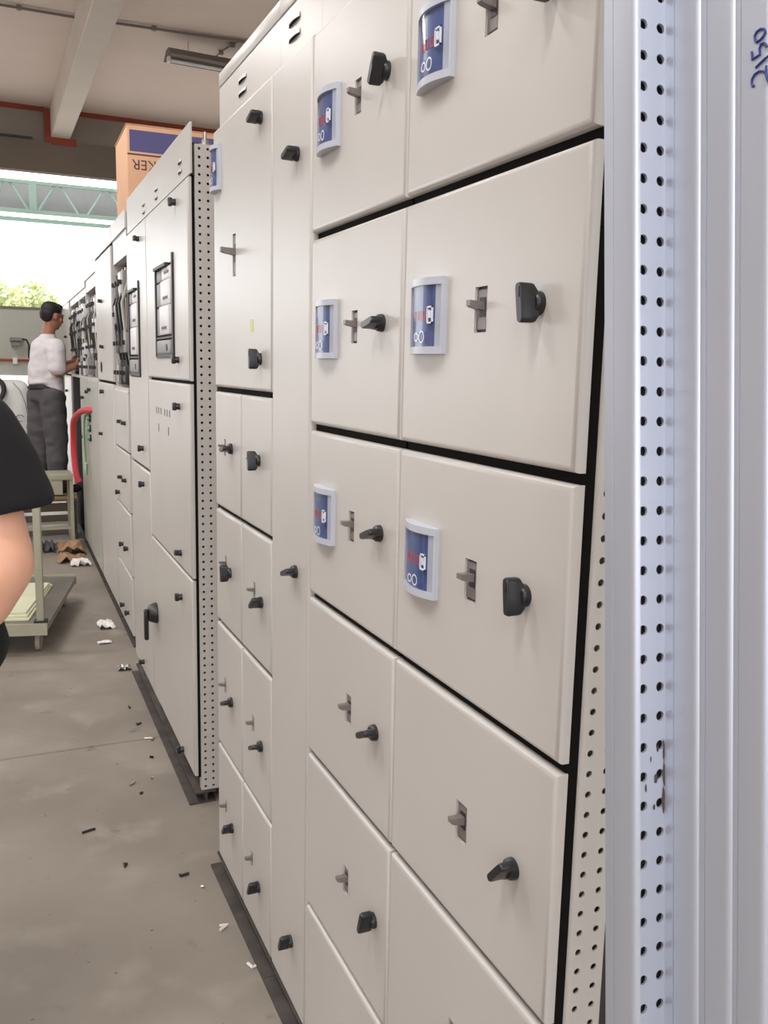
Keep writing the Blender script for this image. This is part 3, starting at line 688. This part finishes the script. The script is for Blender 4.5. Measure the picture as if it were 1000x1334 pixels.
def face_bits(P, fwd, root, s):
    for q in (-1, 1):
        MB().ball(P(.083, .030*q, .004), .012*s, 10).build('eye', 'eye', root)
        MB().tube([P(.094, .014*q, .026), P(.095, .032*q, .031), P(.086, .048*q, .024)], .004*s, 6).build('eyebrow', 'hair', root)
    MB().tube([P(.086, -.024, -.058), P(.096, 0, -.056), P(.086, .024, -.058)], [.004*s, .006*s, .004*s], 8).build('lips', 'lip', root)
def hair_cap(P, ell_src, root, fwd, s):
    m = MB()
    fwd = Vector(fwd).normalized(); up = Vector((0, 0, 1)); up = (up-fwd*up.dot(fwd)).normalized(); rt = fwd.cross(up)
    def ell(p, rf, rr, ru):
        r = bmesh.ops.create_uvsphere(m.bm, u_segments=18, v_segments=12, radius=1.0)
        for v in r['verts']: q = v.co.copy(); v.co = p+(fwd*(q.x*rf)+rt*(q.y*rr)+up*(q.z*ru))*s
    ell(P(-.014, 0, .060), .098, .082, .076); ell(P(-.050, 0, .018), .062, .074, .070); ell(P(.055, 0, .090), .036, .055, .034)
    h = fuse(m, 'hair', 'hair', root, .008*s, 3, .008, 3)

# --- man in white, working at the far cubicle
H = 8.0
man = thing('person', 'man in white T-shirt and grey trousers working at the far cubicles', 'person', (-.055, H, .36))
m = MB(); s = .93
fw_h = Vector((.86, .50, -.12))
P, E_ = head(m, (.030, .0, 1.475), fw_h, s)
capsule(m, (.010, 0, 1.41), (-.015, 0, 1.27), .050, .056)
capsule(m, (-.02, 0, 1.20), (-.03, .0, 1.00), .105, .10); capsule(m, (-.065, .14, 1.235), (.045, -.14, 1.225), .055, .055); capsule(m, (-.03, 0, 1.0), (-.03, 0, .86), .105, .112)
capsule(m, (-.06, .08, .84), (-.10, .08, .46), .085, .06); capsule(m, (-.10, .08, .46), (-.12, .07, .08), .055, .038)
capsule(m, (.01, -.08, .84), (.035, -.07, .46), .085, .06); capsule(m, (.035, -.07, .46), (.02, -.08, .08), .055, .038)
for p in ((-.12, .07), (.02, -.08)): capsule(m, (p[0], p[1], .05), (p[0]+.13, p[1]+.05, .035), .035, .03)
rw = Vector((.175, -.16, 1.075)); lw = Vector((.17, .14, 1.10))
capsule(m, (.048, -.15, 1.215), (.045, -.20, 1.02), .048, .040); capsule(m, (.045, -.20, 1.02), rw, .040, .028)
capsule(m, (-.065, .14, 1.215), (-.01, .22, 1.00), .048, .040); capsule(m, (-.01, .22, 1.00), lw, .040, .028)
hand(m, rw, (.95, .2, .15), (0, .3, 1), .85, .5); hand(m, lw, (.9, -.1, .2), (0, -.3, 1), .85, .5)
body = fuse(m, 'body', 'skin', man, .007, 4)
face_bits(P, fw_h, body, s); hair_cap(P, E_, body, fw_h, s)
m = MB()   # T-shirt
capsule(m, (-.02, 0, 1.20), (-.04, 0, 1.04), .128, .132); m.tube([(-.04, 0, 1.06), (-.04, 0, .96), (-.04, -.01, .905)], [.133, .142, .144], 20)
capsule(m, (-.065, .14, 1.225), (.045, -.14, 1.218), .076, .078); capsule(m, (-.01, 0, 1.25), (-.005, 0, 1.30), .080, .064)
capsule(m, (.048, -.15, 1.21), (.045, -.190, 1.065), .074, .074); capsule(m, (-.065, .14, 1.21), (-.03, .19, 1.07), .074, .074)
capsule(m, (.0, -.05, .98), (.030, -.07, .83), .10, .078)
fuse(m, 't_shirt', 'cloth_white', man, .010, 5, .014, 2)
m = MB()   # trousers
m.tube([(-.04, 0, .945), (-.04, 0, .86), (-.04, 0, .78)], [.130, .136, .13], 20)
capsule(m, (-.075, .07, .82), (-.105, .08, .46), .112, .095); capsule(m, (-.105, .08, .46), (-.125, .07, .08), .092, .080)
capsule(m, (.0, -.07, .82), (.030, -.07, .46), .112, .095); capsule(m, (.030, -.07, .46), (.02, -.08, .08), .092, .080)
tr_ = fuse(m, 'trousers', 'trouser', man, .012, 5, .016, 5)
MB().tube([(-.04+.132*math.cos(2*PI*k/24), .132*math.sin(2*PI*k/24), .892) for k in range(25)], .014, 8, caps=False).build('belt', 'belt', tr_)
for p in ((-.12, .07), (.02, -.08)):
    m = MB(); capsule(m, (p[0]-.03, p[1]-.02, .042), (p[0]+.16, p[1]+.06, .036), .042, .036); fuse(m, 'shoe', 'shoe', man, .009, 3)
pl = thing('step_crate', 'low plywood crate under the feet of the man in white', 'crate', (-.12, H, 0))
m = MB(); m.box(-.32, .23, -.28, .30, .325, .345); m.build('top_board', 'wood', pl)
for x in (-.30, .20): B(x, x+.02, -.26, .28, 0, .325).build('side_board', 'cross2', pl)
for z in (.04, .14, .24): B(-.28, .20, -.27, -.255, z, z+.07).build('slat', 'cross2', pl)

# --- person in black at the left edge
AR = lambda px, py, t=1.35: along(t, px, py)
S0 = AR(-62, 548); EL = AR(0, 735, 1.34); WR = AR(-78, 868, 1.37)
base = Vector((-.78, 1.58, 0))
pn = thing('person', 'person in black T-shirt with bare forearm, cropped by the left edge', 'person', base)
L_ = lambda p: Vector(p)-base
fwd = Vector((.35, .93, -.05)); rtv = Vector((.93, -.35, 0))
m = MB()
P, E_ = head(m, (0.02, .02, 1.60), fwd, 1.0)
capsule(m, (0, 0, 1.52), (-.0, -.01, 1.40), .056, .062)
sh_r = L_(S0); sh_l = Vector((-sh_r.x-.02, .09, sh_r.z))
capsule(m, sh_l, sh_r, .060, .060); capsule(m, (0, 0, 1.30), (0, 0, 1.05), .125, .115); capsule(m, (0, 0, 1.05), (0, 0, .92), .115, .125)
for q, hx in ((1, rtv*.085), (-1, -rtv*.085)):
    k0 = Vector((hx.x, hx.y, .90)); k1 = Vector((hx.x*1.1, hx.y*1.1+.02, .48)); k2_ = Vector((hx.x*1.1, hx.y*1.1-.01, .08))
    capsule(m, k0, k1, .085, .062); capsule(m, k1, k2_, .058, .04); capsule(m, k2_-Vector((0, 0, .035)), k2_+fwd*.14-Vector((0, 0, .04)), .036, .030)
e, wv = L_(EL), L_(WR)
capsule(m, sh_r, e, .068, .051, 18); capsule(m, e, e.lerp(wv, .35), .051, .050, 18); capsule(m, e.lerp(wv, .35), wv, .047, .030, 18)
hand(m, wv, (wv-e)+Vector((-.05, .02, 0)), (0, 1, .2), 1.0, .5)
e2 = Vector((sh_l.x-.05, sh_l.y+.0, 1.12)); w2 = Vector((sh_l.x+.02, sh_l.y+.16, .95))
capsule(m, sh_l, e2, .056, .046); capsule(m, e2, w2, .044, .030); hand(m, w2, (.2, .6, -.6), (1, 0, .2), 1.0, .5)
body = fuse(m, 'body', 'skin2', pn, .007, 5)
face_bits(P, fwd, body, 1.0); hair_cap(P, E_, body, fwd, 1.0)
m = MB()
hem_c = L_(AR(-12, 662))
a0 = sh_r+Vector((0, 0, .005))
ax = (hem_c-a0).normalized(); pa = ax.cross(FW).normalized(); pb = ax.cross(pa).normalized(); hr = Vector((RT.x, RT.y, .16)).normalized(); hf = Vector((FW.x, FW.y, 0)).normalized()
if pa.dot(hr) < 0: pa = -pa
if pb.dot(hf) < 0: pb = -pb
rows = []
for t_, r_, k_ in ((-.1, .05, 0), (0, .080, 0), (.3, .090, .15), (.6, .094, .5), (.85, .096, .85), (1, .096, 1), (1.05, .090, 1)):
    c = a0+(hem_c-a0)*t_; u_ = pa.lerp(hr, k_).normalized(); v_ = pb.lerp(hf, k_).normalized()
    rows.append([c+u_*(r_*math.cos(2*PI*q/24))+v_*(r_*.9*math.sin(2*PI*q/24)) for q in range(24)])
m.grid(rows, close_u=True, cap0=True, cap1=True)
capsule(m, sh_l, sh_r, .076, .076, 18); m.ball(sh_r, .076, 14)
capsule(m, (0, 0, 1.32), (0, 0, 1.10), .150, .150, 20); m.tube([(0, 0, 1.12), (0, 0, 1.0), (.0, 0, .93), (0, 0, .915)], [.150, .155, .16, .157], 24)
capsule(m, (0, 0, 1.38), (0, 0, 1.44), .10, .075)
q_ = L_(AR(-52, 838, 1.47)); capsule(m, Vector((q_.x*.6, q_.y*.6, 1.12)), q_, .11, .078, 18)
capsule(m, sh_l, sh_l.lerp(e2, .65), .078, .082, 16)
ts = fuse(m, 't_shirt', 'cloth_black', pn, .008, 4, .005, 4)
m = MB()
capsule(m, (0, 0, .94), (0, 0, .88), .140, .140, 18)
for hx in (rtv*.085, -rtv*.085):
    k0 = Vector((hx.x, hx.y, .88)); k1 = Vector((hx.x*1.1, hx.y*1.1+.02, .48)); k2_ = Vector((hx.x*1.1, hx.y*1.1-.01, .10)); capsule(m, k0, k1, .10, .082); capsule(m, k1, k2_, .08, .07)
fuse(m, 'trousers', 'trouser', pn, .012, 5, .008, 5)
for hx in (rtv*.094, -rtv*.094):
    m = MB(); q = Vector((hx.x, hx.y-.01, .045)); capsule(m, q-fwd*.04, q+fwd*.16, .044, .037); o = fuse(m, 'shoe', 'shoe', pn, .009, 3)

# ------------------------------------------------------------------ flat trolley
ct = thing('platform_trolley', 'grey platform trolley with an upright post at the corner', 'trolley', (-.33, 4.62, 0), -math.radians(12.5))
B(-.60, 0, 0, 1.07, .12, .155, bev=.006).build('deck', 'deck', ct)
for y in (-.012, 1.07): B(-.60, 0, y, y+.012, .105, .165).build('edge_rim', 'cart', ct)
for x in (-.035, -.565):
    m = MB(); m.box(x-.018, x+.018, .01, .046, .155, .86, bev=.004); m.build('upright_post', 'cart', ct)
    m = MB(); m.box(x-.03, x+.03, .002, .056, .155, .175); m.build('post_foot', 'brkdark', ct)
m = MB(); m.box(-.565, -.035, .016, .040, .86, .89, bev=.004); m.build('push_bar', 'cart', ct)
m = MB(); m.box(-.565, -.035, .020, .036, .42, .44); m.build('cross_bar', 'cart', ct)
for x in (-.52, -.06):
    for y in (.10, .96):
        cs = MB(); cs.box(x-.012, x-.008+.03, y-.03, y+.03, .112, .12); cs.box(x-.016, x-.012, y-.02, y+.02, .04, .115); cs.box(x+.012, x+.016, y-.02, y+.02, .04, .115)
        c_ = cs.build('caster', 'caster', ct); MB().cyl((x-.011, y-.01, .05), (x+.011, y-.01, .05), .05, n=20).build('wheel', 'caster', c_)
for k in range(3):
    o = B(-.56+.01*k, -.10-.012*k, .08+.02*k, .82-.03*k, 0, .012, bev=.002).build('board', 'sheet'); o.location = (-.33, 4.62, .156+.0125*k); o.rotation_euler = (0, 0, -math.radians(12.5+.6*k))
    tag(o, ('lowest', 'middle', 'topmost')[k]+' pale green board lying on the platform trolley', 'board', 'boards on the trolley')
# step bench in front of the man
sb = thing('work_bench', 'small grey bench on thin legs standing before the man in white', 'bench', (-.06, 7.45, 0))
m = MB(); m.box(-.34, .10, -.16, .14, .555, .60, bev=.004); m.build('top', 'cart', sb)
m = MB(); m.box(-.30, .02, -.150, -.135, .44, .555); m.build('apron', 'cart', sb)
for x in (-.32, .075):
    for y in (-.14, .115): B(x, x+.025, y, y+.025, 0, .555).build('leg', 'cart', sb)
for y in (-.13, .12): B(-.30, .08, y, y+.015, .16, .18).build('stretcher', 'cart', sb)

# ------------------------------------------------------------------ beyond: grey enclosure and white machine
en = thing('wall_enclosure', 'long beige-grey steel enclosure behind the man, with pipe and bracket', 'enclosure', (-2.2, 9.4, 0))
B(0, 2.55, 0, .25, 1.33, 1.97, bev=.008).build('housing', 'paint_grey', en)
B(-.01, 2.56, -.012, .26, 1.965, 1.985).build('top_lip', 'conduit', en)
for x in (.1, 2.35): B(x, x+.08, .1, .18, 0, 1.33).build('support_post', 'paint_grey', en)
MB().tube([(.1, -.025, 1.475), (2.5, -.025, 1.475)], .012, 8).build('pipe', 'oxide', en)
for x in (1.92, 2.1, 2.28): MB().box(x-.02, x+.02, -.045, .0, 1.44, 1.50).build('pipe_clip', 'steel', en)
m = MB(); m.box(1.88, 1.99, -.09, 0, 1.66, 1.69); m.box(1.89, 1.97, -.075, 0, 1.615, 1.64); br = m.build('bracket', 'brk', en)
MB().tube([(1.97, -.06, 1.68), (2.03, -.06, 1.67), (2.05, -.05, 1.62), (2.045, -.03, 1.50)], .009, 8).build('cable', 'brkdark', br)
wm = thing('white_machine', 'white rounded machine housing with black hose, left of the man', 'machine', (-1.25, 9.0, 0))
m = MB(); m.box(0, 1.08, 0, .30, .35, 1.29, bev=.10, seg=5); m.build('housing', 'white', wm)
for x in (.15, .9): B(x, x+.08, .08, .2, 0, .40).build('foot', 'conduit', wm)
MB().tube(smooth([(.80, -.02, 1.30), (.845, -.045, 1.25), (.845, -.05, 1.17), (.80, -.05, 1.10), (.74, -.04, 1.06)]), .022, 10).build('hose', 'hose', wm)
MB().tube([(.98+.035*math.cos(.3+2*PI*k/14*.8), -.012, .94+.03*math.sin(.3+2*PI*k/14*.8)) for k in range(15)], .004, 6).build('wire_loop', 'conduit', wm)
MB().tube([(.93, -.005, 1.27), (.99, -.012, 1.20), (1.03, -.01, 1.08), (1.05, .0, .95)], .003, 6).build('seam', 'conduit', wm)

# ------------------------------------------------------------------ litter on the floor
def crumple(name, mt, loc, sx, sy, h, seed, label, cat):
    rnd = random.Random(seed); n = 7; rows = []
    for i in range(n): rows.append([((i/(n-1)-.5)*sx+rnd.uniform(-.05, .05)*sx, (j/(n-1)-.5)*sy+rnd.uniform(-.05, .05)*sy, .004+h*rnd.random()*(1 if 0 < i < n-1 else .5)) for j in range(n)])
    m = MB(); m.grid(rows); low = [[(p[0], p[1], max(0, p[2]-.004)) for p in r] for r in rows]; m.grid(low)
    o = m.build(name, mt, None, loc, ang=.3); return tag(o, label, cat)
crumple('cardboard_scrap', 'cardin', (-.0, 7.16, .0), .20, .22, .10, 1, 'crumpled brown cardboard at the foot of the far cubicles', 'cardboard')
crumple('cardboard_scrap', 'wood', (-.03, 6.88, .0), .20, .24, .05, 2, 'flattened cardboard lying in front of the crumpled brown one', 'cardboard')
crumple('rag', 'trouser', (-.17, 7.3, .0), .12, .20, .08, 4, 'dark rag beside the crumpled cardboard', 'rag')
crumple('paper_scrap', 'paper', (.02, 6.68, .0), .14, .10, .05, 6, 'white paper scrap in front of the flattened cardboard', 'paper')
crumple('paper_scrap', 'paper', (.0, 5.03, .0), .085, .13, .03, 8, 'white paper scrap on the floor beside the plinth', 'paper')
crumple('paper_scrap', 'paper', (-.045, 4.72, .0), .07, .04, .008, 9, 'small white paper strip nearer than the larger scrap', 'paper')
crumple('swarf', 'steel', (-.01, 4.27, .0), .06, .07, .02, 10, 'bright metal swarf at the corner of the plinth', 'swarf')
rb = random.Random(11); nth = {}
bits = [(-.06, 3.75), (-.045, 3.55), (-.05, 3.22), (-.09, 3.04), (-.16, 3.02), (-.13, 2.93), (-.035, 3.38), (-.1, 2.4), (-.06, 2.1), (-.035, 1.93), (-.25, 2.5), (-.33, 2.75), (-.07, 2.32), (-.05, 1.62)]
bl = ['dark', 'dark', 'black', 'shiny', 'shiny', 'dark', 'shiny', 'dark', 'pale', 'pale', 'dark', 'dark', 'shiny', 'pale']
for k, ((x, y), t_) in enumerate(sorted(zip(bits, bl), key=lambda q: -q[0][1])):
    m = MB(); r_ = rb.uniform(.006, .012)
    pts = [(rb.uniform(-1, 1)*r_*1.8, rb.uniform(-1, 1)*r_*1.8, .004) for _ in range(3)]
    m.tube(pts, .004, 5)
    o = m.build('metal_shaving', {'dark': 'brkdark', 'black': 'gasket', 'shiny': 'steel', 'pale': 'paper'}[t_], None, (x, y, 0))
    nth[t_] = nth.get(t_, 0)+1
    tag(o, 'tiny '+t_+' shaving on the concrete along the plinth, '+ORD[nth[t_]-1]+' '+t_+' one counted from the trolley', 'shaving', t_+' shavings on the floor')
